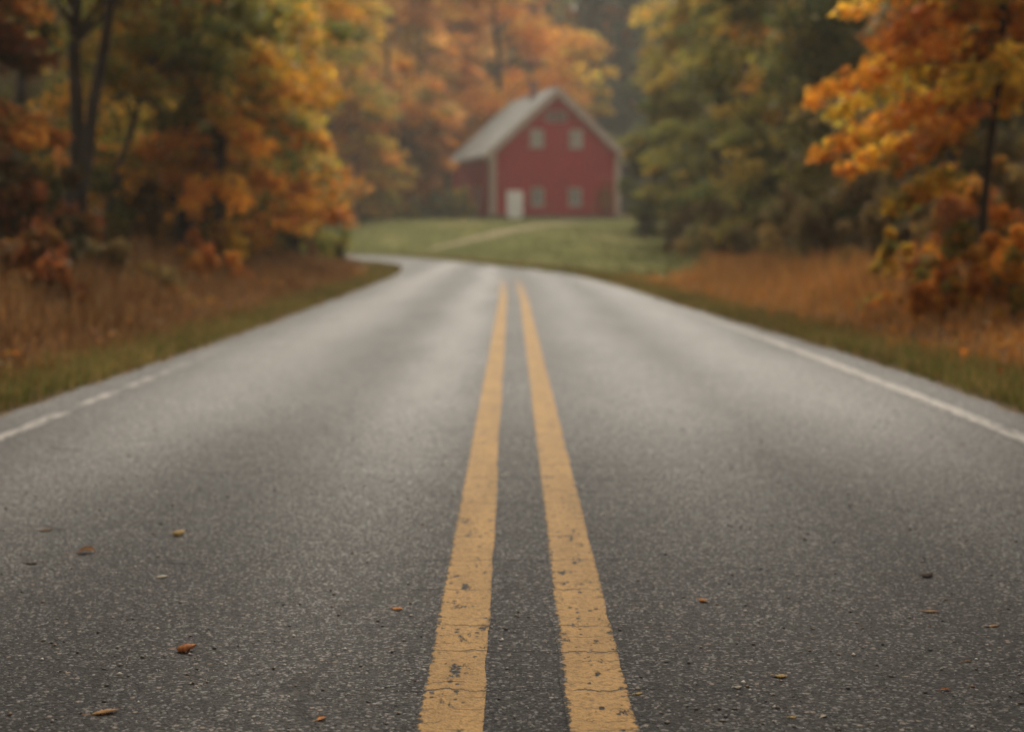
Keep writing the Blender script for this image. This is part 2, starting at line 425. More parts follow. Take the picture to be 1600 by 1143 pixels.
rng = np.random.default_rng(3)
def ragged(e, a):
    j = np.convolve(rng.normal(0, a, len(e)), [0.2, 0.6, 0.2], 'same'); o = e.copy(); o[:, 0] += j; return o
L2, R2 = ragged(LE, 0.035), ragged(RE, 0.035)
ts = np.linspace(0, 1, 9)
V = (L2[:, None, :]*(1-ts)[None, :, None] + R2[:, None, :]*ts[None, :, None])
n_, m_ = V.shape[:2]
zz = np.zeros((n_, m_, 1))
V = np.concatenate([V, zz], -1).reshape(-1, 3)
idx = np.arange(n_*m_).reshape(n_, m_)
f = np.stack([idx[:-1,:-1], idx[:-1,1:], idx[1:,1:], idx[1:,:-1]], -1).reshape(-1, 4)
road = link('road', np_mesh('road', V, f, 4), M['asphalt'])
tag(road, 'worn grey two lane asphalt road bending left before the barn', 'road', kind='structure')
CEN = [(0.04,-5),(0.04,0),(0.035,5),(0.03,10),(0.02,20),(0.0,28),(-0.06,35),(-0.4,41),(-1.4,47),(-3.2,54)]
def offset(c, d):
    P = np.array(c, float); T = np.gradient(P, axis=0); T /= np.linalg.norm(T, axis=1)[:, None]
    return P + np.stack([T[:,1], -T[:,0]], 1)*d
ribbon('yellow_line', offset(CEN, -0.188), [0.165]*2, 0.004, M['yellow'], road, n=70, rag=0.0045, seed=5)
ribbon('yellow_line', offset(CEN, 0.184), [0.172]*2, 0.004, M['yellow'], road, n=70, rag=0.0045, seed=6)
ribbon('edge_line', [(-3.03,-4),(-3.02,5),(-2.98,12),(-2.93,20),(-2.93,28)], [0.11]*2, 0.004, M['white_worn'], road, n=60, rag=0.008, seed=8)
ribbon('edge_line', [(3.03,-4),(3.02,5),(2.97,11),(2.86,16),(2.62,22)], [0.125]*2, 0.004, M['white'], road, n=60, rag=0.008, seed=9)

# ------------------------------------------------------------------ foliage geometry
def kites(cen, axis, nrm, length, width, tint, fold=0.18):
    """one folded kite per row: base at cen - axis*L/2, tip at cen + axis*L/2"""
    side = np.cross(axis, nrm); side /= np.linalg.norm(side, axis=1)[:, None] + 1e-9
    nn = np.cross(side, axis)
    L = length[:, None]; Wd = width[:, None]
    a = cen - axis*L*0.5; b = cen + axis*L*0.5
    mid = cen - axis*L*0.05 + nn*(L*fold)
    v = np.stack([a, mid + side*Wd*0.5, b, mid - side*Wd*0.5], 1).reshape(-1, 3)
    f = np.arange(len(cen)*4).reshape(-1, 4)
    return v, f, np.repeat(tint, 4, axis=0)

def unit(v): return v / (np.linalg.norm(v, axis=1)[:, None] + 1e-9)

def tube(bm, pts, radii, sides=7):
    rings = []
    for i, p in enumerate(pts):
        a = pts[max(i-1, 0)]; b = pts[min(i+1, len(pts)-1)]
        t = (Vector(b) - Vector(a)).normalized()
        u = t.cross(Vector((0.3, 0.9, 0.1))).normalized(); w = t.cross(u)
        rings.append([bm.verts.new(Vector(p) + (u*math.cos(q) + w*math.sin(q))*radii[i]) for q in [2*math.pi*k/sides for k in range(sides)]])
    for r0, r1 in zip(rings[:-1], rings[1:]):
        for k in range(sides):
            bm.faces.new((r0[k], r0[(k+1) % sides], r1[(k+1) % sides], r1[k]))
    bm.faces.new(rings[-1]); bm.faces.new(rings[0][::-1])

PAL = {   # leaf pigments (linear albedo) with weights
 'orange':  [((0.42,0.135,0.022),4), ((0.50,0.20,0.03),3), ((0.34,0.095,0.02),2), ((0.18,0.12,0.03),2)],
 'gold':    [((0.48,0.25,0.035),4), ((0.44,0.17,0.025),3), ((0.30,0.20,0.04),2), ((0.16,0.13,0.035),2)],
 'yellow':  [((0.60,0.34,0.05),4), ((0.56,0.28,0.04),3), ((0.38,0.26,0.05),2)],
 'olive':   [((0.115,0.098,0.027),4), ((0.17,0.125,0.03),4), ((0.29,0.16,0.03),3), ((0.07,0.07,0.024),2)],
 'dark':    [((0.058,0.060,0.023),5), ((0.085,0.076,0.026),4), ((0.16,0.105,0.028),2)],
 'mixed':   [((0.36,0.145,0.024),3), ((0.13,0.105,0.03),3), ((0.08,0.075,0.025),3), ((0.44,0.20,0.032),2)],
 'rust':    [((0.30,0.085,0.022),4), ((0.38,0.14,0.028),3), ((0.16,0.085,0.03),3)],
 'red':     [((0.17,0.045,0.018),4), ((0.15,0.06,0.022),3), ((0.08,0.05,0.025),3)],
 'brown':   [((0.15,0.085,0.04),4), ((0.10,0.07,0.035),3), ((0.20,0.11,0.045),2)],
 'salmon':  [((0.46,0.17,0.055),4), ((0.50,0.22,0.07),2), ((0.34,0.13,0.04),3), ((0.20,0.13,0.05),2)],
 'flame':   [((0.57,0.205,0.030),5), ((0.62,0.30,0.045),4), ((0.44,0.14,0.024),2)],
 'spruce':  [((0.05,0.062,0.045),4), ((0.07,0.08,0.05),3), ((0.09,0.085,0.05),1)],
}
GAIN = {'dark': 1.5, 'spruce': 1.25, 'olive': 1.75, 'brown': 1.5, 'mixed': 1.55, 'red': 1.3}
def pick(rng, pal, n):
    cols = np.array([c for c, w in PAL[pal]])*GAIN.get(str(pal), 1.6)*np.array([1.0, 1.22, 0.95]); w = np.array([w for c, w in PAL[pal]], float)
    return cols[rng.choice(len(cols), n, p=w/w.sum())]

def make_crown(rng, H, rad, z0, pal, clumps, per, leaf, lean, shape, droop=0.25, top_pal=None, open_=0.0):
    """clump centres inside the crown envelope, and leaves round each"""
    K = clumps
    u = rng.uniform(0, 1, K*3)
    if shape == 'cone':
        t = 1 - np.sqrt(u); prof = (1 - t) ** 0.9 * (0.85 + 0.3*np.sin(t*38)) + 0.03
    elif shape == 'low':
        t = u; prof = np.sqrt(np.clip(1 - t**1.8, 0, 1))
    else:
        t = u; prof = np.sqrt(np.clip(np.sin(np.pi*(0.10 + 0.88*t)), 0, 1)) * (1.0 - 0.25*t)
    az = rng.uniform(0, 2*np.pi, K*3)
    lob = 1 + 0.22*np.sin(2*az + rng.uniform(0, 6)) + 0.16*np.sin(5*az + 7*t + rng.uniform(0, 6))
    rr = rad * prof * lob * np.sqrt(rng.uniform(0.12, 1, K*3))
    c = np.stack([rr*np.cos(az), rr*np.sin(az), z0 + t*(H - z0)], 1)
    c[:, 0] += lean[0]*c[:, 2]; c[:, 1] += lean[1]*c[:, 2]
    # gaps: drop clumps where a coarse random field is low
    fld = sum(np.sin(c @ rng.normal(0, 2.2/rad, 3)*1.6 + rng.uniform(0, 6)) for _ in range(4))
    order = np.argsort(fld + rng.normal(0, 0.5, len(fld)))[::-1]
    c = c[order[:K]]; t = t[order[:K]]
    csize = rad * rng.uniform(0.16, 0.34, K) * (1.0 if shape != 'cone' else 0.8)
    if shape == 'low':
        csize *= .75; c[:, 2] *= (1 + .45*np.sin(c[:, 0]*7/rad + rng.uniform(0, 6)) * np.sin(c[:, 1]*5/rad + 1) + rng.normal(0, .18, K)); c[:, 2] = np.maximum(c[:, 2], .06)
    ccol = pick(rng, pal, K)
    if top_pal:
        tc = pick(rng, top_pal, K); sel = rng.uniform(0, 1, K) < smooth01((t - 0.2)/0.6); ccol = np.where(sel[:, None], tc, ccol)
    ccol = ccol * rng.uniform(0.75, 1.25, (K, 1))
    N = K*per
    ci = np.repeat(np.arange(K), per)
    d = unit(rng.normal(0, 1, (N, 3))) * (rng.uniform(0, 1, (N, 1)) ** 0.45)
    d[:, 2] *= 1.15 if shape == 'low' else 0.42
    p = c[ci] + d*csize[ci][:, None]
    out = c[ci] * [1, 1, 0]; od = np.linalg.norm(out, axis=1); out = out/(od[:, None] + 1e-6)
    p[:, 2] -= droop * csize[ci] * ((d * out).sum(1) + 0.2)
    p[:, 2] = np.maximum(p[:, 2], 0.05)
    ax = unit(out*0.6 + rng.normal(0, 0.75, (N, 3)) + [0, 0, -0.35])
    if shape == 'low': ax = unit(ax + [0, 0, 1.1])
    nm = unit(np.array([0, 0, 1.0]) + rng.normal(0, 0.55, (N, 3)))
    ln = leaf * rng.uniform(0.65, 1.35, N)
    col = ccol[ci] * rng.uniform(0.72, 1.28, (N, 1)) * rng.uniform(0.93, 1.07, (N, 3))
    other = pick(rng, pal, N); sw = rng.uniform(0, 1, N) < 0.16
    col = np.where(sw[:, None], other, col)
    v, f, tt = kites(p, ax, nm, ln, ln*rng.uniform(0.6, 0.95, N), np.clip(col, 0, 1))
    return v, f, tt, c

def tree(name, label, cat, px, d, H, rad, pal, z0=1.2, clumps=120, per=110, leaf=0.16, trunk=0.16, lean=(0, 0), seed=0,
         shape='round', top_pal=None, group=None, droop=0.25, x=None, limbs=26):
    rng = np.random.default_rng(seed + 1000)
    X = px_at(px, d) if x is None else x
    z = float(ground_z(X, d))
    root = empty(name, (X, d, z - 0.04)); tag(root, label, cat, group)
    v, f, tt, c = make_crown(rng, H, rad, z0, pal, clumps, per, leaf, lean, shape, droop, top_pal)
    link('crown', np_mesh('crown', v, f, 4, tt), M['leaf'], root)
    bm = bmesh.new()
    top = H*0.93
    pts = []; n = 12
    wob = rng.normal(0, 0.018*top, (n+1, 2)); wob = np.cumsum(wob, 0)*0.35
    for i in range(n+1):
        h = top*i/n
        pts.append((lean[0]*h + wob[i,0]*(i > 0), lean[1]*h + wob[i,1]*(i > 0), h))
    rad_t = [trunk*(1 - 0.88*(i/n)**0.85)*(1.35 if i == 0 else 1) for i in range(n+1)]
    tube(bm, pts, rad_t, 9)
    sel = rng.choice(len(c), min(limbs, len(c)), replace=False)
    for k in sel:
        e = c[k]; hh = max(0.12*H, e[2] - 0.55*math.hypot(e[0]-lean[0]*e[2], e[1]-lean[1]*e[2]) - 0.3)
        hh = min(hh, top*0.94); i = hh/top*n; i0 = min(int(i), n-1); fr = i - i0
        s = [pts[i0][q]*(1-fr) + pts[i0+1][q]*fr for q in range(3)]
        r0 = (rad_t[i0]*(1-fr) + rad_t[i0+1]*fr)*0.5
        mid = [(s[q]+e[q])/2 + rng.normal(0, 0.05*rad) for q in range(3)]; mid[2] += 0.06*rad
        tube(bm, [s, mid, list(e)], [r0, r0*0.6, r0*0.22], 5)
    from_bm('trunk', bm, M['bark'], root, True)
    return root

def shrub(label, px, d, H, rad, pal, clumps=40, per=90, leaf=0.10, seed=0, group=None, x=None, name='shrub', cat='shrub', zoff=0.0):
    rng = np.random.default_rng(seed + 5000)
    X = px_at(px, d) if x is None else x
    z = float(ground_z(X, d)) + zoff
    root = empty(name, (X, d, z - 0.03)); tag(root, label, cat, group)
    v, f, tt, c = make_crown(rng, H, rad, 0.08*H, pal, clumps, per, leaf, (0, 0), 'low', 0.1)
    link('foliage', np_mesh('foliage', v, f, 4, tt), M['leaf'], root)
    bm = bmesh.new()
    for k in rng.choice(len(c), min(14, len(c)), replace=False):
        e = c[k]; b = (e[0]*0.12, e[1]*0.12, 0.0)
        tube(bm, [b, (e[0]*0.5, e[1]*0.5, e[2]*0.6), tuple(e)], [0.022*H**0.5, 0.014*H**0.5, 0.005], 5)
    from_bm('stem', bm, M['bark'], root)
    return root

# ------------------------------------------------------------------ barn
BX, BY, BZ = px_at(868, 108), 108.0, 2.05
HW, DEP, EAVE, RIDGE, BASE = 5.05, 13.0, 5.0, 9.6, 0.35
barn = empty('barn', (BX, BY, BZ), R(15))
tag(barn, 'weathered red wooden barn with grey gable roof beyond the lawn', 'barn')
bm = bmesh.new()
slope = (RIDGE - EAVE)/HW
def half_at(z): return HW if z <= EAVE else max(0.0, HW - (z - EAVE)/slope)
# core shell
core = [(-HW+.02, BASE), (HW-.02, BASE), (HW-.02, EAVE), (0, RIDGE-.03), (-HW+.02, EAVE)]
fv = [bm.verts.new((x, 0.02, z)) for x, z in core]; bv = [bm.verts.new((x, DEP-.02, z)) for x, z in core]
bm.faces.new(fv); bm.faces.new(bv[::-1])
for i in range(5):
    j = (i+1) % 5; bm.faces.new((fv[j], fv[i], bv[i], bv[j]))
# lapped boards
z = BASE
while z < RIDGE - 0.1:
    z1 = min(z + 0.2, RIDGE - 0.02); a, b = half_at(z), half_at(z1)
    for yy, s in ((0.0, -1), (DEP, 1)):
        p = [(-a, yy + s*0.03, z), (a, yy + s*0.03, z), (b, yy + s*0.004, z1), (-b, yy + s*0.004, z1)]
        v = [bm.verts.new(q) for q in p]; bm.faces.new(v if s < 0 else v[::-1])
    if z1 <= EAVE:
        for xx, s in ((-HW, -1), (HW, 1)):
            p = [(xx + s*0.03, 0, z), (xx + s*0.03, DEP, z), (xx + s*0.004, DEP, z1), (xx + s*0.004, 0, z1)]
            v = [bm.verts.new(q) for q in p]; bm.faces.new(v if s > 0 else v[::-1])
    z = z1
from_bm('wall', bm, M['red'], barn)
bm = bmesh.new(); box(bm, -HW-.06, HW+.06, -.06, DEP+.06, -0.5, BASE - .004)
from_bm('foundation', bm, M['stone'], barn)
# roof: two slabs with raised seams
bm = bmesh.new(); OV, RK, TH = 0.5, 0.45, 0.16
ln = math.hypot(1, slope); nxn, nzn = slope/ln, 1/ln
for s in (-1, 1):
    e = (s*(HW+OV), EAVE - slope*OV + 0.08); r = (0.0, RIDGE + 0.08)
    v = []
    for y in (-RK, DEP+RK):
        for (x, z) in (e, r, (0.0 , r[1] + TH/nzn), (e[0] + s*nxn*TH, e[1] + nzn*TH)):
            v.append(bm.verts.new((x, y, z)))
    for q in ((0,1,2,3), (7,6,5,4), (0,4,5,1), (1,5,6,2), (2,6,7,3), (3,7,4,0)):
        bm.faces.new([v[i] for i in q])
    for k in range(int((DEP+2*RK)/0.6)):
        y = -RK + 0.3 + 0.6*k
        w = []
        for yy in (y-.02, y+.02):
            for (x, z) in ((e[0] + s*nxn*TH, e[1] + nzn*TH), (0, r[1]+TH/nzn), (0, r[1]+TH/nzn+.05), (e[0] + s*nxn*(TH+.04), e[1] + nzn*(TH+.04))):
                w.append(bm.verts.new((x, yy, z)))
        for q in ((0,1,2,3), (7,6,5,4), (2,6,7,3), (3,7,4,0)):
            bm.faces.new([w[i] for i in q])
bmesh.ops.recalc_face_normals(bm, faces=bm.faces)
roof = from_bm('roof', bm, M['roof'], barn)
bm = bmesh.new(); box(bm, -0.75, -0.2, 4.2, 4.75, RIDGE-0.9, RIDGE+1.05); box(bm, -0.83, -0.12, 4.12, 4.83, RIDGE+1.05, RIDGE+1.2)
from_bm('chimney', bm, M['brick'], roof)
for s in (-1, 1):                                   # rake boards on the front gable
    bm = bmesh.new()
    e = (s*(HW+OV), EAVE - slope*OV); r = (s*0.002, RIDGE)
    v = []
    for y in (-RK-.05, -RK-.003):
        for (x, z) in ((e[0], e[1]-.30), (r[0], r[1]-.34), (r[0], r[1]+.32), (e[0]+s*.1, e[1]+.28)): v.append(bm.verts.new((x, y, z)))
    for q in ((0,1,2,3), (7,6,5,4), (0,4,5,1), (1,5,6,2), (2,6,7,3), (3,7,4,0)): bm.faces.new([v[i] for i in q])
    bmesh.ops.recalc_face_normals(bm, faces=bm.faces)
    from_bm('rake_board', bm, M['rake'], barn)
    bm = bmesh.new(); x = s*HW
    box(bm, min(x - s*.40, x + s*.07), max(x - s*.40, x + s*.07), -.075, -.033, BASE, EAVE-.12 if s < 0 else EAVE-.12)
    box(bm, min(x+s*.035, x+s*.07), max(x+s*.035, x+s*.07), -.032, .30, BASE, EAVE-.12)
    from_bm('corner_board', bm, M['trim'], barn)
def window(cx, cz, w, h, glass, bars=True):
    bm = bmesh.new(); t = 0.13; y0, y1 = -.10, -.034
    box(bm, cx-w/2, cx-w/2+t, y0, y1, cz-h/2, cz+h/2); box(bm, cx+w/2-t, cx+w/2, y0, y1, cz-h/2, cz+h/2)
    box(bm, cx-w/2+t, cx+w/2-t, y0, y1, cz+h/2-t, cz+h/2); box(bm, cx-w/2+t, cx+w/2-t, y0, y1, cz-h/2, cz-h/2+t)
    fr = from_bm('window', bm, M['frame'], barn)
    bm = bmesh.new(); box(bm, cx-w/2+t, cx+w/2-t, -.06, -.036, cz-h/2+t, cz+h/2-t); from_bm('pane', bm, glass, fr)
    bm = bmesh.new(); box(bm, cx-.025, cx+.025, -.085, -.061, cz-h/2+t, cz+h/2-t); box(bm, cx-w/2+t, cx-.025, -.085, -.061, cz-.025, cz+.025); box(bm, cx+.025, cx+w/2-t, -.085, -.061, cz-.025, cz+.025)
    from_bm('glazing_bar', bm, M['frame'], fr)
    bm = bmesh.new(); box(bm, cx-w/2-.06, cx+w/2+.06, -.15, -.034, cz-h/2-.09, cz-h/2-.003); from_bm('sill', bm, M['frame'], fr)
window(-1.5, 6.1, 1.05, 1.3, M['shade']); window(1.55, 6.1, 1.05, 1.3, M['shade'])
window(-1.45, 1.75, 1.0, 1.3, M['shade_dark']); window(1.5, 1.75, 1.0, 1.3, M['shade_dark'])
bm = bmesh.new(); box(bm, -.8, .8, -.09, -.034, 8.02, 8.10); box(bm, -.8, .8, -.09, -.034, 7.30, 7.38); box(bm, -.8, -.72, -.09, -.034, 7.38, 8.02); box(bm, .72, .8, -.09, -.034, 7.38, 8.02)
vent = from_bm('gable_vent', bm, M['rake'], barn)
bm = bmesh.new()
for k in range(6): box(bm, -.719, .719, -.075+.0, -.036, 7.40+.1*k, 7.47+.1*k)
from_bm('louvre', bm, M['louvre'], vent)
bm = bmesh.new(); dx = -3.22; box(bm, dx-.5, dx+.5, -.10, -.034, 0.02, 2.02)
box(bm, dx-.38, dx+.38, -.115, -.1005, 1.12, 1.88); box(bm, dx-.38, dx+.38, -.115, -.1005, 0.2, 0.96)
door = from_bm('door', bm, M['white_paint'], barn)
bm = bmesh.new(); box(bm, dx+.33, dx+.40, -.18, -.1165, 0.98, 1.06); from_bm('handle', bm, M['iron'], door)
bm = bmesh.new(); box(bm, dx-.62, dx-.502, -.11, -.034, BASE, 2.16); box(bm, dx+.502, dx+.62, -.11, -.034, BASE, 2.16); box(bm, dx-.5, dx+.5, -.11, -.034, 2.025, 2.16)
from_bm('door_frame', bm, M['white_paint'], barn)
# side wall windows under the left eave
for yy in (4.0, 8.5):
    bm = bmesh.new(); box(bm, -HW-.09, -HW-.034, yy-.55, yy+.55, 1.1, 2.6); wd = from_bm('side_window', bm, M['frame'], barn)
    bm = bmesh.new(); box(bm, -HW-.11, -HW-.091, yy-.42, yy+.42, 1.25, 2.45); from_bm('pane', bm, M['shade_dark'], wd)

# ------------------------------------------------------------------ trees
LW, RW, BW = 'trees of the left roadside wood', 'trees of the right roadside wood', 'trees behind the barn clearing'
T = lambda label, *a, **k: tree(k.pop('name', 'maple_tree'), label, 'tree', *a, **k)
def limbed_tree(label, px, d0, H, trunk, leaf, size, seed, group, tips):
    """a tree whose drooping limbs run to given tips; leaves hang along each limb"""
    rng = np.random.default_rng(seed); X0 = px_at(px, d0)
    root = empty('maple_tree', (X0, d0, float(ground_z(X0, d0)) - .04)); tag(root, label, 'tree', group)
    zb = root.location.z
    bm = bmesh.new(); n = 12
    pts = [(0.02*i - .05*math.sin(i*.9), .03*math.sin(i*1.3), H*i/n) for i in range(n+1)]
    rt = [trunk*(1 - .85*i/n)*(1.3 if i == 0 else 1) for i in range(n+1)]
    tube(bm, pts, rt, 9)
    vs, ts_ = [], []
    for (tx, ty, pal) in tips:
        dd = d0 + rng.uniform(-1.3, 1.1)*d0/18
        tip = np.array([px_at(tx, dd) - X0, dd - d0, CAM_H + (HORIZON - ty)*dd/FPX - zb])
        reach = math.hypot(tip[0], tip[1]); hz = min(H*.93, max(.14*H, tip[2] + .25 + .18*reach))
        i = hz/H*n; i0 = int(i); fr = i - i0
        s0 = np.array([pts[i0][q]*(1-fr) + pts[min(i0+1, n)][q]*fr for q in range(3)])
        mid = (s0*.45 + tip*.55) + [0, 0, .16*reach]
        tube(bm, [tuple(s0), tuple(mid), tuple(tip)], [trunk*.33, trunk*.2, .006], 5)
        for t in np.linspace(.35, 1.0, 6):
            c = (1-t)**2*s0 + 2*t*(1-t)*mid + t*t*tip
            m = int(40*rng.uniform(.6, 1.3)); sz = size*(1.05 - .35*t)
            dlt = unit(rng.normal(0, 1, (m, 3)))*rng.uniform(0, 1, (m, 1))**.5*sz*[1, 1, .58]
            p = c + dlt; p[:, 2] = np.maximum(p[:, 2] - .10*rng.uniform(0, 1, m), .05)
            ax = unit(np.array([tip[0], tip[1], 0])/max(reach, .1)*.5 + rng.normal(0, .55, (m, 3)) + [0, 0, -.75])
            nm = unit(rng.normal(0, .6, (m, 3)) + [0, -.4, .7]); ln = leaf*rng.uniform(.7, 1.35, m)
            base = pick(rng, pal, 1)*rng.uniform(.8, 1.15)
            col = np.where(rng.uniform(0, 1, (m, 1)) < .65, base, pick(rng, pal, m))*rng.uniform(.8, 1.2, (m, 1))
            v, f, tt = kites(p, ax, nm, ln, ln*rng.uniform(.7, 1.0, m), np.clip(col, 0, 1)); vs.append(v); ts_.append(tt)
    V = np.concatenate(vs)
    link('crown', np_mesh('crown', V, np.arange(len(V)).reshape(-1, 4), 4, np.concatenate(ts_)), M['leaf'], root)
    from_bm('trunk', bm, M['bark'], root, True)
    return root

# left side
T('dark trunked tree with a straight bare stem on the left', 97, 26, 13, 2.8, 'rust', z0=4.6, clumps=80, per=80, trunk=.17, lean=(.006, 0), seed=1, group=LW, top_pal='mixed', limbs=14)
T('dark leaning tree with a bare stem beside the straight one', 95, 25, 13, 2.8, 'mixed', z0=4.8, clumps=70, per=80, trunk=.14, lean=(.165, .02), seed=2, group=LW, top_pal='olive', limbs=12)
T('slim leaning young tree with olive leaves in the left wood', 150, 28, 9, 2.0, 'olive', z0=3.6, clumps=50, per=80, trunk=.08, lean=(.30, .03), seed=3, group=LW, top_pal='mixed', limbs=12)
T('olive and orange tree filling the middle of the left wood', 290, 31, 12, 3.2, 'mixed', z0=.7, clumps=150, per=110, trunk=.2, seed=4, group=LW, top_pal='olive')
T('low spreading orange tree over the left bank', 335, 35, 5.5, 3.2, 'orange', z0=.5, clumps=130, per=110, trunk=.13, seed=5, group=LW, top_pal='gold')
T('tall golden tree behind the end of the left bank', 435, 52, 19, 3.2, 'gold', z0=2.0, clumps=170, per=100, leaf=.2, trunk=.25, seed=7, group=LW, top_pal='yellow')
T('dark green tree deep in the left wood behind the trunks', 40, 38, 13, 4.0, 'dark', z0=.4, clumps=130, per=110, leaf=.2, trunk=.22, seed=8, group=LW)
T('dark olive tree behind the orange tree of the left bank', 240, 42, 15, 4.0, 'olive', z0=.5, clumps=150, per=110, leaf=.2, trunk=.22, seed=9, group=LW, top_pal='mixed')
limbed_tree('red and rust leaved tree reaching in from the left picture edge', -70, 22, 8.5, .11, .14, .38, 777, LW,
            [(92,216,'rust'),(60,214,'rust'),(40,222,'orange'),(85,95,'red'),(60,110,'red'),(30,60,'rust'),(70,20,'rust'),(95,55,'mixed'),(20,100,'red'),(40,10,'rust'),(-20,120,'red'),(15,345,'orange'),(-90,40,'rust'),(-120,100,'red'),(-160,0,'rust'),(0,-60,'rust'),(-80,-80,'rust'),(60,-50,'mixed')])
limbed_tree('orange sprayed tree with drooping bright branches on the left bank', 345, 29.5, 9, .12, .15, .44, 778, LW,
            [(415,232,'flame'),(395,215,'flame'),(365,205,'orange'),(350,170,'gold'),(345,140,'olive'),(300,160,'olive'),(440,160,'gold'),(470,150,'gold'),(455,120,'gold'),(430,60,'olive'),(405,20,'olive'),(460,30,'gold'),
             (270,120,'olive'),(250,200,'olive'),(300,240,'olive'),(330,260,'olive'),(240,60,'olive'),(300,40,'olive'),(360,80,'olive'),(220,250,'orange'),(260,290,'orange'),(200,280,'gold'),(300,320,'flame'),(380,320,'flame'),(440,290,'orange'),(370,385,'gold'),
             (350,-40,'olive'),(280,-60,'olive'),(420,-70,'gold'),(340,-120,'gold')])
limbed_tree('golden tree with level sprays over the end of the left bank', 462, 42, 12, .15, .17, .6, 779, LW,
            [(509,158,'gold'),(484,165,'gold'),(474,110,'yellow'),(494,70,'gold'),(479,30,'yellow'),(454,10,'yellow'),(504,240,'gold'),(489,290,'orange'),(474,330,'orange'),(494,200,'gold'),(424,200,'gold'),(404,260,'orange'),(394,320,'orange'),(444,350,'gold'),(484,360,'gold'),
             (414,90,'gold'),(384,150,'olive'),(434,-20,'yellow'),(494,-40,'yellow'),(404,-60,'gold'),(454,-100,'yellow'),(504,120,'gold'),(454,260,'gold'),(374,360,'orange')])
T('brown and orange tree far back behind the dark left trunks', 130, 55, 18, 5.0, 'brown', z0=.5, clumps=150, per=100, leaf=.26, trunk=.28, seed=11, group=LW, top_pal='mixed')
T('dull green tree behind the golden left trees', 350, 62, 19, 4.6, 'olive', z0=.6, clumps=150, per=100, leaf=.26, trunk=.28, seed=12, group=LW, top_pal='gold')
# behind the clearing
T('tall yellow tree at the left back of the clearing', 515, 99, 25, 5.0, 'gold', z0=1.5, clumps=170, per=90, leaf=.34, trunk=.3, seed=20, group=BW, top_pal='yellow')
T('salmon orange tree left of the big maple behind the barn', 612, 114, 24, 5.0, 'salmon', z0=1.2, clumps=170, per=90, leaf=.34, trunk=.32, seed=21, group=BW, top_pal='salmon')
T('rusty orange rounded tree left of the barn roof', 632, 108, 12, 3.6, 'rust', z0=.6, clumps=150, per=90, leaf=.3, trunk=.22, seed=22, group=BW, top_pal='orange')
T('great orange maple towering right behind the barn', 785, 130, 27, 8.2, 'orange', z0=3.5, clumps=260, per=100, leaf=.38, trunk=.5, seed=23, group=BW, top_pal='flame')
T('olive and orange tree between the big maple and the dark pines', 885, 138, 19, 4.6, 'olive', z0=1.5, clumps=150, per=90, leaf=.36, trunk=.3, seed=24, group=BW, top_pal='gold')
T('low brown orange tree at the far left of the lawn', 555, 103, 10, 4.0, 'gold', z0=.4, clumps=140, per=90, leaf=.3, trunk=.2, seed=25, group=BW, top_pal='orange')
T('brown orange tree close behind the left eave of the barn', 700, 136, 17, 4.6, 'brown', z0=.6, clumps=140, per=90, leaf=.34, trunk=.26, seed=26, group=BW, top_pal='orange')
T('dull orange tree showing between the yellow and salmon trees', 570, 128, 22, 6.0, 'mixed', z0=.8, clumps=170, per=90, leaf=.38, trunk=.34, seed=27, group=BW, top_pal='gold')
for px, d, H, r, sd_, lab in ((925, 152, 31, 4.2, 30, 'dark grey green pine right behind the barn ridge'), (972, 158, 36, 4.8, 31, 'tallest dark pine in the gap right of the barn'), (1022, 150, 33, 4.6, 32, 'dark pine half hidden by the olive trees on the right')):
    tree('pine_tree', lab, 'tree', px, d, H, r, 'spruce', z0=1.0, clumps=230, per=80, leaf=.42, trunk=.34, seed=sd_, shape='cone', group='dark pines behind the barn', droop=.5)
T('dark tree deep between the olive trees of the right wood', 1090, 118, 30, 6.0, 'dark', z0=.8, clumps=220, per=90, leaf=.42, trunk=.4, seed=35, group=BW)
T('dull olive tree far behind the left wood', 285, 85, 28, 7.0, 'olive', z0=.8, clumps=220, per=90, leaf=.42, trunk=.4, seed=36, group=BW)
T('dull brown tree far behind the left picture edge', 20, 80, 26, 7.0, 'brown', z0=.8, clumps=200, per=90, leaf=.42, trunk=.4, seed=37, group=BW)
T('very tall golden tree at the far back over the salmon tree', 560, 150, 33, 7.0, 'gold', z0=5.0, clumps=230, per=90, leaf=.45, trunk=.45, seed=33, group=BW, top_pal='yellow')
T('tall dull orange tree behind the great orange maple', 690, 155, 33, 7.0, 'salmon', z0=5.0, clumps=230, per=90, leaf=.45, trunk=.45, seed=34, group=BW, top_pal='orange')
# right side
T('dark green low tree at the right edge of the lawn', 1020, 76, 7.0, 1.7, 'dark', z0=.2, clumps=130, per=100, leaf=.2, trunk=.16, seed=40, group=RW, top_pal='olive')
T('yellow green tree right of the barn with tiers of gold leaves', 1112, 66, 17, 3.3, 'olive', z0=.6, clumps=190, per=100, leaf=.24, trunk=.24, seed=41, group=RW, top_pal='gold')
T('olive tree in the middle of the right wood', 1165, 57, 17, 3.8, 'olive', z0=.5, clumps=190, per=100, leaf=.22, trunk=.24, seed=42, group=RW, top_pal='gold')
T('dark olive tree over the brown brush on the right', 1230, 46, 13, 3.2, 'olive', z0=.5, clumps=170, per=110, leaf=.2, trunk=.2, seed=43, group=RW, top_pal='mixed')
T('dark green tree behind the orange tree at the right', 1345, 38, 12, 3.2, 'dark', z0=.5, clumps=170, per=110, leaf=.18, trunk=.2, seed=44, group=RW, top_pal='dark')
T('tall olive gold tree rising behind the right wood', 1130, 86, 25, 5.0, 'olive', z0=.6, clumps=190, per=90, leaf=.3, trunk=.32, seed=45, group=RW, top_pal='gold')
T('tall dark olive tree behind the right wood', 1290, 66, 20, 5.0, 'olive', z0=.6, clumps=170, per=90, leaf=.28, trunk=.3, seed=46, group=RW)
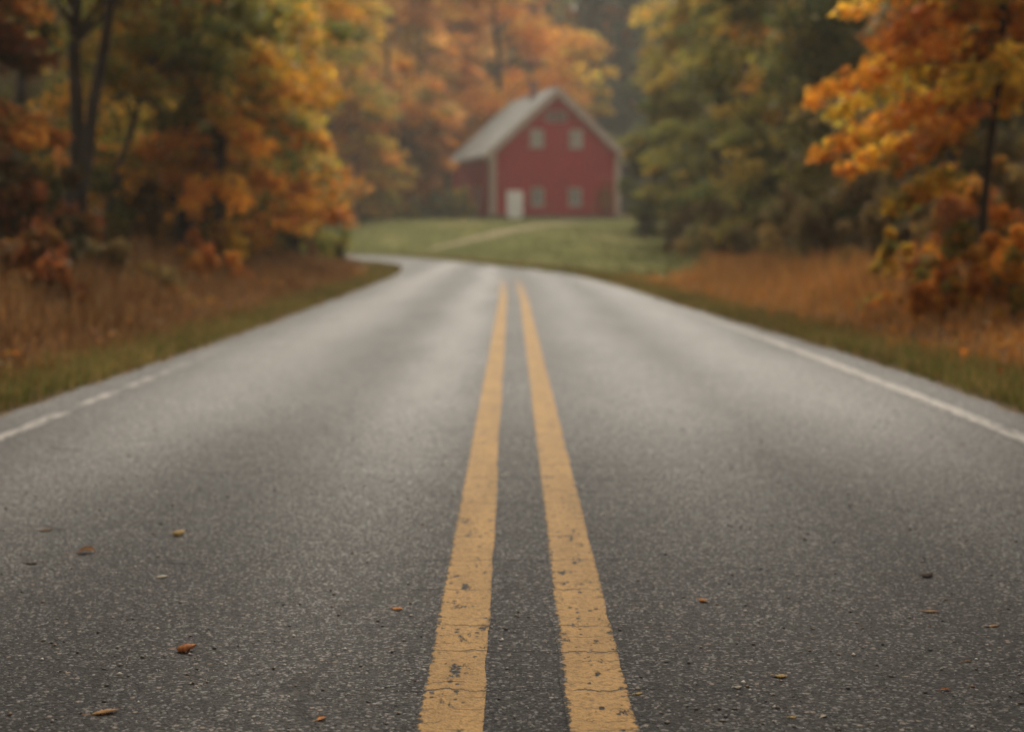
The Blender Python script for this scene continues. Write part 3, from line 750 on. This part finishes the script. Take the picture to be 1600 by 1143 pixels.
T('shaded brown tree behind the right orange branches', 1470, 31, 11, 3.0, 'brown', z0=.6, clumps=140, per=100, leaf=.17, trunk=.18, seed=47, group=RW, top_pal='rust')
T('shaded dark green tree at the right picture edge', 1600, 34, 12, 3.4, 'dark', z0=.4, clumps=140, per=100, leaf=.18, trunk=.2, seed=48, group=RW, top_pal='brown')
T('large amber tree crowning the top right corner', 1640, 22, 11, 3.1, 'flame', z0=4.2, clumps=120, per=110, leaf=.15, trunk=.17, seed=49, group=RW, top_pal='flame')
limbed_tree('slim dark trunked tree with yellow and orange leaves hanging over the right roadside', 1535, 18, 8.5, .062, .125, .33, 4242, RW,
           [(1268,152,'flame'), (1300,175,'yellow'), (1280,238,'flame'), (1325,262,'flame'), (1395,318,'gold'), (1345,205,'flame'),
            (1420,182,'yellow'), (1350,120,'flame'), (1480,150,'yellow'), (1560,165,'yellow'), (1600,120,'yellow'), (1390,255,'orange'), (1440,225,'orange'),
            (1320,20,'flame'), (1370,75,'orange'), (1400,30,'orange'), (1440,60,'orange'), (1490,20,'gold'), (1530,60,'gold'), (1590,40,'orange'), (1500,95,'orange'),
            (1640,170,'yellow'), (1660,90,'flame'), (1350,-40,'flame'), (1420,-60,'flame'), (1500,-70,'gold'), (1580,-60,'gold'),
            (1660,-40,'flame'), (1700,120,'orange'), (1450,-130,'flame'), (1540,-150,'gold'), (1620,-140,'orange')])
# roadside trees beside and over the camera: their canopy shades the near road
for X, Y, H, r, z0_, sd_, lab in ((-6.0, 4.5, 12, 6.6, 5.0, 60, 'tree beside the near left road edge arching over the road'), (6.2, 3.5, 12, 6.6, 5.0, 61, 'tree beside the near right road edge arching over the road'),
                             (-6.4, -5.0, 12, 6.4, 4.5, 62, 'tree behind the left of the viewpoint'), (6.5, -5.5, 12, 6.4, 4.5, 63, 'tree behind the right of the viewpoint'),
                             (7.4, 9.5, 13, 5.6, 6.0, 64, 'second tree up the right roadside arching over the road'), (-7.4, 10.5, 13, 5.8, 6.2, 65, 'second tree up the left roadside arching over the road')):
    T(lab, 0, Y, H, r, 'orange', z0=z0_, clumps=300, per=80, leaf=.27, trunk=.22, seed=sd_, x=X, group='trees arching over the near road')

# far wood closing the view: one mass
rng = np.random.default_rng(77)
parts = []
for k in range(270):
    ang = rng.uniform(-0.62, 0.62); d = rng.uniform(165, 215)
    X, Y = d*math.sin(ang)*1.1, d*math.cos(ang)
    pal = rng.choice(['mixed', 'olive', 'gold', 'rust', 'dark'], p=[.3, .25, .2, .1, .15])
    v, f, tt, c = make_crown(rng, rng.uniform(26, 40), rng.uniform(4.5, 7), .5, str(pal), 90, 30, .95, (0, 0), 'round', .2)
    v = v + [X, Y, float(ground_z(X, Y))]
    parts.append((v, tt))
V = np.concatenate([p[0] for p in parts]); TT = np.concatenate([p[1] for p in parts])
fw = link('far_wood', np_mesh('far_wood', V, np.arange(len(V)).reshape(-1, 4), 4, TT), M['leaf'])
tag(fw, 'hazy far autumn wood closing the view behind the barn', 'wood', kind='stuff')

# ------------------------------------------------------------------ shrubs
G1, G2, G3 = 'bushes under the left wood', 'bushes along the right bank', 'bushes beside the barn'
for a in (('dark red brush at the left picture edge below the trunks', 25, 20, 1.3, 1.0, 'red', 45), ('red brown brush between the two dark left trunks', 105, 23, 1.3, .9, 'red', 40),
          ('dark green bush at the foot of the leaning left trunk', 145, 28, 2.4, 1.2, 'dark', 50), ('brown brush below the olive tree on the left', 235, 30, 1.7, 1.2, 'brown', 50),
          ('dark bush below the low orange tree on the left bank', 330, 35, 1.6, 1.3, 'dark', 50), ('dark bush right of centre below the left bank trees', 410, 40, 1.6, 1.1, 'dark', 50),
          ('shaded bush at the right end of the left bank', 480, 45, 1.7, 1.1, 'olive', 50), ('low maroon scrub in the left bank grass nearest the picture edge', 55, 17.5, .7, .95, 'red', 30), ('low brown scrub in the grass below the leaning left trunk', 185, 22, .6, .9, 'brown', 28),
          ('low rusty scrub in the grass below the orange left tree', 300, 26, .65, .9, 'rust', 26), ('rusty low bush closing the tip of the left bank', 478, 47, 1.1, .95, 'rust', 45), ('dark green brush behind the left picture edge', -10, 28, 2.6, 1.6, 'dark', 55)):
    shrub(a[0], a[1], a[2], a[3], a[4], a[5], clumps=a[6], seed=(a[1]*7 + 31) % 997, group=G1, leaf=.12)
for a in (('bright orange bush round the slim trunk on the right', 1515, 17.2, 1.0, .7, 'orange', 40), ('orange bush at the right picture edge', 1590, 15.5, .85, .6, 'orange', 28),
          ('low orange bush left of the slim right trunk', 1435, 18.5, .75, .75, 'orange', 36), ('small orange sapling bush alone on the right bank', 1388, 21, 1.0, .35, 'gold', 18),
          ('brown brush below the dark tree on the right', 1310, 33, 1.5, 1.3, 'brown', 50), ('grey brown brush in the middle of the right bank', 1230, 38, 1.8, 1.4, 'brown', 50),
          ('olive brown brush at the far end of the right bank', 1140, 47, 2.0, 1.5, 'brown', 50), ('rusty brush behind the small orange sapling', 1400, 27, 1.5, 1.1, 'brown', 45),
          ('dark bush at the corner where lawn meets right bank', 1005, 72, 2.2, 1.3, 'dark', 50), ('brown undergrowth behind the orange bushes on the right', 1500, 24, 1.5, 1.4, 'rust', 50),
          ('brown undergrowth behind the right picture edge', 1610, 23, 1.6, 1.2, 'brown', 45), ('dry brown bush by the lawn end of the right bank', 1075, 60, 1.7, 1.3, 'brown', 45)):
    shrub(a[0], a[1], a[2], a[3], a[4], a[5], clumps=a[6], seed=(a[1]*7 + 31) % 991, group=G2, leaf=.12)
for a in (('olive yellow bush beside the left wall of the barn', 716, 106, 2.3, 1.1, 'olive', 50), ('dark bush second left from the barn wall', 688, 106, 1.7, 1.2, 'dark', 45),
          ('low dull green bush at the lawn edge below the rusty tree', 640, 106, 1.6, 1.4, 'olive', 45), ('dark low bush at the far lawn edge below the salmon tree', 595, 107, 1.5, 1.6, 'dark', 45),
          ('dark low bush at the far left end of the lawn', 545, 106, 1.6, 1.6, 'dark', 45)):
    shrub(a[0], a[1], a[2], a[3], a[4], a[5], clumps=a[6], seed=(a[1]*7 + 31) % 983, group=G3, leaf=.26)
# climbing plant on the barn front, right
rngv = np.random.default_rng(9)
vn = empty('climbing_plant', (BX + math.cos(R(15))*3.9 + math.sin(R(15))*.16, BY + math.sin(R(15))*3.9 - math.cos(R(15))*.16, BZ), R(15))
tag(vn, 'rusty climbing plant on the right of the barn front', 'plant')
N = 320; p = np.stack([rngv.normal(0, .38, N), rngv.uniform(-.08, .08, N), np.abs(rngv.normal(1.5, .7, N)) + .1], 1)
v, f, tt = kites(p, unit(rngv.normal(0, 1, (N, 3)) + [0, 0, -.5]), unit(rngv.normal(0, .5, (N, 3)) + [0, -1, .3]), rngv.uniform(.12, .24, N), rngv.uniform(.1, .18, N), pick(rngv, 'rust', N))
link('foliage', np_mesh('foliage', v, f, 4, tt), M['leaf'], vn)
bm = bmesh.new()
for k in range(5):
    q = (rngv.normal(0, .3), 0, rngv.uniform(1.4, 2.6)); tube(bm, [(rngv.normal(0, .08), 0, -.1), (q[0]*.4, 0, q[2]*.5), q], [.03, .02, .008], 5)
from_bm('stem', bm, M['bark'], vn)

# ------------------------------------------------------------------ grasses (nobody could count them)
def grass(name, label, cat, n, region, hfun, wid, cols, seed, zoff=0.0, spread=.35):
    rng = np.random.default_rng(seed)
    x, y = region(rng, n)
    z = np.where(road_near(x, y, 1.3), np.minimum(ground_z(x, y), 0) - .04, ground_z(x, y)) + zoff
    h = hfun(x, y, rng)
    ax = unit(np.stack([rng.normal(0, spread, len(x)), rng.normal(0, spread, len(x)), np.ones(len(x))], 1))
    nm = unit(np.stack([rng.normal(0, 1, len(x)), rng.normal(0, 1, len(x)), np.full(len(x), .1)], 1))
    base = np.stack([x, y, z], 1)
    cc = np.array(cols)[rng.integers(0, len(cols), len(x))]
    patch = 0.5 + 0.5*np.sin(x*1.1 + 1.7*np.sin(y*.43))*np.sin(y*.7 + x*.2)
    cc = cc * (0.75 + 0.4*patch)[:, None] * rng.uniform(.75, 1.25, (len(x), 1))
    v, f, tt = kites(base + ax*(h*.48)[:, None], ax, nm, h, wid*rng.uniform(.6, 1.4, len(x)), np.clip(cc, 0, 1), .06)
    o = link(name, np_mesh(name, v, f, 4, tt), M['blade']); tag(o, label, cat, kind='stuff'); return o

def edge_dist(x, y):
    d = np.minimum(seg_dist(x, y, LE), seg_dist(x, y, RE)); return np.where(inside(x, y, ROAD_POLY), -d, d)
def left_bank(rng, n):
    y = 6 + 50*rng.uniform(0, 1, n)**1.3; x = -3.6 - 9*rng.uniform(0, 1, n)**1.25
    ok = (edge_dist(x, y) > .5); return x[ok], y[ok]
def right_bank(rng, n):
    y = 6 + 62*rng.uniform(0, 1, n)**1.2; x = 2.2 + 11.5*rng.uniform(0, 1, n)**1.2
    ok = (edge_dist(x, y) > .55) & ~inside(x, y, np.array(LAWN)); return x[ok], y[ok]
def tall(x, y, rng):
    e = np.clip((edge_dist(x, y) - .4)/2.2, 0, 1); p = .5 + .5*np.sin(x*1.9 + 2.1*np.sin(y*.8))*np.sin(y*1.3 + x); return (0.12 + .40*e*(.25 + 1.1*p))*(1 - .5*smooth01((y - 34)/8))*rng.uniform(.4, 1.5, len(x))
STRAW = [(.30,.175,.075), (.38,.225,.095), (.23,.12,.045), (.33,.155,.045), (.16,.08,.033)]
RUSTY = [(.42,.24,.095), (.50,.29,.11), (.48,.20,.04), (.32,.17,.06), (.56,.26,.06)]
grass('dry_grass', 'tall dry brown grass on the left road bank', 'dry grass', 95000, left_bank, tall, .022, STRAW, 31)
grass('dry_grass', 'tall dry orange brown grass on the right road bank', 'dry grass', 95000, right_bank, tall, .022, RUSTY, 32)
GREEN = [(.18,.185,.05), (.23,.205,.06), (.30,.22,.08), (.15,.16,.04), (.36,.24,.09)]
def along(edge, side, w, ymax):
    def reg(rng, n):
        t = rng.uniform(0, len(edge)-1.001, n); i = t.astype(int); fr = (t - i)[:, None]
        p = edge[i]*(1-fr) + edge[i+1]*fr; tg = unit(edge[i+1]-edge[i]); nn = np.stack([-tg[:,1], tg[:,0]], 1)*side
        p = p + nn*(.06 + w*rng.beta(1.3, 2.0, n))[:, None]
        ok = (p[:,1] > 4) & (p[:,1] < ymax) & (edge_dist(p[:,0], p[:,1]) > .03); return p[ok,0], p[ok,1]
    return reg
short = lambda x, y, rng: rng.uniform(.05, .19, len(x))
grass('verge_grass', 'short green grass strip along the left road edge', 'grass', 60000, along(LE[:230], 1, 1.1, 62), short, .016, GREEN, 33, .02)
grass('verge_grass', 'short green grass strip along the right road edge', 'grass', 60000, along(RE[:280], -1, 1.1, 90), short, .016, GREEN, 34, .02)
def on_lawn(rng, n):
    x = rng.uniform(-30, 14, n); y = rng.uniform(36, 108, n)
    ok = inside(x, y, np.array(LAWN)) & (edge_dist(x, y) > .3); return x[ok], y[ok]
grass('lawn_grass', 'short tufts of mown grass on the lawn', 'grass', 70000, on_lawn, lambda x, y, r: r.uniform(.05, .12, len(x)), .035,
      [(.09,.10,.035), (.12,.12,.042), (.17,.15,.062), (.08,.095,.03)], 35, .02)
# leaf litter on the banks
rng = np.random.default_rng(55)
def litter(reg, n, seed, label):
    rng = np.random.default_rng(seed); x, y = reg(rng, n); z = ground_z(x, y) + rng.uniform(.02, .28, len(x))
    c = np.stack([x, y, z], 1)
    v, f, tt = kites(c, unit(rng.normal(0, 1, (len(x), 3))*[1,1,.3]), unit(rng.normal(0, .4, (len(x), 3)) + [0,0,1]), rng.uniform(.06, .13, len(x)), rng.uniform(.05, .1, len(x)), pick(rng, 'rust', len(x))*.7)
    o = link('leaf_litter', np_mesh('leaf_litter', v, f, 4, tt), M['leaf']); tag(o, label, 'leaf litter', kind='stuff')
litter(left_bank, 900, 56, 'fallen orange leaves caught in the left bank grass')
litter(right_bank, 2500, 57, 'fallen orange leaves caught in the right bank grass')

# ------------------------------------------------------------------ loose grit on the near road
rng = np.random.default_rng(91); N = 8500
y = 3.0 + 7.5*rng.uniform(0, 1, N)**1.7; x = rng.uniform(-1, 1, N)*np.minimum(3.2, y*.42)
ok = (np.abs(np.abs(x - .04) - .186) > .10) | (rng.uniform(0, 1, N) < .10); x, y = x[ok], y[ok]; N = len(x)
sz = .0015 + .0065*rng.uniform(0, 1, N)**7
oct_v = np.array([(1,0,0),(0,1,0),(-1,0,0),(0,-1,0),(0,0,1),(0,0,-1)], float)
oct_f = np.array([(0,1,4),(1,2,4),(2,3,4),(3,0,4),(1,0,5),(2,1,5),(3,2,5),(0,3,5)])
vv = oct_v[None]*rng.uniform(.55, 1.35, (N, 6, 1))*sz[:, None, None]*np.array([1.2, 1.2, .7])
a = rng.uniform(0, 6.28, N); ca, sa = np.cos(a)[:, None], np.sin(a)[:, None]
vx = vv[..., 0]*ca - vv[..., 1]*sa; vy = vv[..., 0]*sa + vv[..., 1]*ca
vv = np.stack([vx + x[:, None], vy + y[:, None], vv[..., 2] + (sz*.35)[:, None]], -1).reshape(-1, 3)
ff = (oct_f[None] + (np.arange(N)*6)[:, None, None]).reshape(-1, 3)
gc = np.array([(.10,.095,.09), (.26,.25,.24), (.60,.59,.56), (.20,.15,.11)])[rng.choice(4, N, p=[.45,.3,.13,.12])]
o = link('road_grit', np_mesh('road_grit', vv, ff, 3, np.repeat(gc, 6, 0)), M['stone_chip'])
tag(o, 'loose stone grit scattered over the near asphalt', 'grit', kind='stuff')

# ------------------------------------------------------------------ fallen leaves on the road
def leaf_mat(name, col, var):
    k = NT(name); co = k.coord()
    n1 = k.noise(co, 60, 5); c = k.mix(k.fr(n1, .35, .7), col, var)
    p = k.principled(c, .6, .25, k.bump(k.noise(co, 160, 3), .4, .002)); return k.done(p.outputs[0])
LM = {'rust': leaf_mat('rust_leaf', (.52,.22,.075), (.30,.11,.04)), 'brown': leaf_mat('brown_leaf', (.30,.18,.085), (.18,.10,.05)), 'orange': leaf_mat('orange_leaf', (.66,.31,.09), (.50,.21,.06)),
      'yellow': leaf_mat('yellow_leaf', (.58,.44,.16), (.44,.28,.09)), 'tan': leaf_mat('tan_leaf', (.55,.34,.16), (.36,.20,.09)), 'dark': leaf_mat('dark_leaf', (.09,.06,.04), (.05,.035,.025)), 'pale': leaf_mat('pale_leaf', (.56,.52,.42), (.40,.36,.28))}
def fallen(label, px, py, w_px, col, slim=.6, curl=.35, rot=0.0, seed=0):
    d = FPX*CAM_H/(py - HORIZON); x = px_at(px, d); L = w_px*d/FPX
    rng = np.random.default_rng(seed + 300); bm = bmesh.new(); n = 14; rows = []
    for i in range(n+1):
        t = i/n
        w = slim*L*.5*(math.sin(math.pi*t**.8)**.8 if 0 < t < 1 else 0.02)*(1 + .28*math.sin(i*2.4 + seed))
        xx = (t - .5)*L; arch = curl*L*(.35*math.sin(math.pi*t) + .25*t*t)
        row = []
        for s in (-1, -.5, 0, .5, 1):
            row.append(bm.verts.new((xx + abs(s)*.08*L*(1-t), s*w, .003 + arch*.5 + (curl if seed % 4 == 3 else -curl*.8)*w*.9*abs(s)**1.5 + rng.normal(0, .012*L))))
        rows.append(row)
    for a, b in zip(rows[:-1], rows[1:]):
        for k in range(4): bm.faces.new((a[k], b[k], b[k+1], a[k+1]))
    bmesh.ops.solidify(bm, geom=bm.faces[:], thickness=.0006)
    me_o = from_bm('fallen_leaf', bm, LM[col], None, True)
    zmin = min(v.co.z for v in me_o.data.vertices)
    me_o.location = (x, d, .001 - zmin); me_o.rotation_euler = (0, 0, rot)
    tag(me_o, label, 'leaf', 'fallen leaves on the road')
    bm = bmesh.new(); tube(bm, [(-.48*L, 0, .004), (-.62*L, .03*L, .004), (-.78*L, .09*L, .003)], [.0011, .0009, .0007], 5)
    from_bm('leaf_stalk', bm, LM[col], me_o)
for i, a in enumerate([
    ('curled rust brown leaf on the left lane, the reddest there', 279, 1030, 33, 'rust', .8, 1.0, .2),
    ('long brown curled leaf at the bottom left corner of the road', 146, 1132, 46, 'tan', .4, .5, .35),
    ('small bright orange leaf just left of the yellow lines', 617, 961, 19, 'orange', .9, .3, -.2),
    ('long brown leaf far out on the left lane', 123, 870, 33, 'tan', .55, .6, -.05),
    ('small yellowish leaf beyond the brown one on the left lane', 271, 842, 22, 'yellow', .9, .9, .5),
    ('dull dark leaf farthest out on the left lane', 60, 834, 22, 'brown', .7, .3, .1),
    ('thin dark leaf at the left picture edge', 38, 888, 24, 'dark', .4, .3, -.2),
    ('orange leaf cut by the bottom picture edge left of the lines', 494, 1142, 20, 'orange', .7, .4, .7),
    ('small orange yellow leaf alone in the middle of the right lane', 1105, 949, 17, 'orange', .9, .7, -.6),
    ('tan sliver of a leaf on the right of the right lane', 1469, 966, 26, 'tan', .4, .3, -.2),
    ('pale tan leaf nearest the right picture edge', 1568, 989, 20, 'tan', .5, .3, .1),
    ('rust red sliver of a leaf at the lower right', 1495, 1094, 20, 'rust', .45, .4, -.1),
    ('pale yellow leaf on the right lane left of the rust red one', 1231, 1072, 22, 'yellow', .7, .5, -.2),
    ('tiny pale yellow leaf just right of the yellow lines', 1003, 1100, 14, 'yellow', .7, .4, .4),
    ('tiny whitish leaf scrap between two pale yellow leaves', 1162, 1090, 14, 'pale', .9, .5, .3),
    ('whitish leaf scrap at the bottom edge of the right lane', 1300, 1137, 14, 'pale', .8, .4, .9),
    ('yellowish leaf scrap at the bottom edge left of the whitish one', 1251, 1139, 12, 'yellow', .8, .4, .2),
    ('dark crumpled leaf far out on the right lane', 1459, 908, 24, 'dark', .9, .5, .3),
    ('whitish chip of leaf on the left lane above the rust brown leaf', 243, 909, 20, 'pale', .8, .3, .1),
    ('brown twig like leaf at the right above the rust red sliver', 1530, 1047, 20, 'brown', .3, .4, .4)]):
    fallen(a[0], a[1], a[2], a[3], a[4], a[5], a[6], a[7], i)

# ------------------------------------------------------------------ haze
HAZE = 0.0007
bm = bmesh.new(); box(bm, -440, 440, -220, 640, -2.0, 62.0)
k = NT('haze_air'); pv = k.n('VolumePrincipled'); pv.inputs['Color'].default_value = (0.95, 0.92, 0.86, 1)
pv.inputs['Density'].default_value = HAZE; pv.inputs['Anisotropy'].default_value = 0.2
k.l(pv.outputs[0], k.out.inputs['Volume'])
hz = from_bm('haze', bm, k.m); tag(hz, 'thin warm haze filling the valley air', 'haze', kind='stuff')
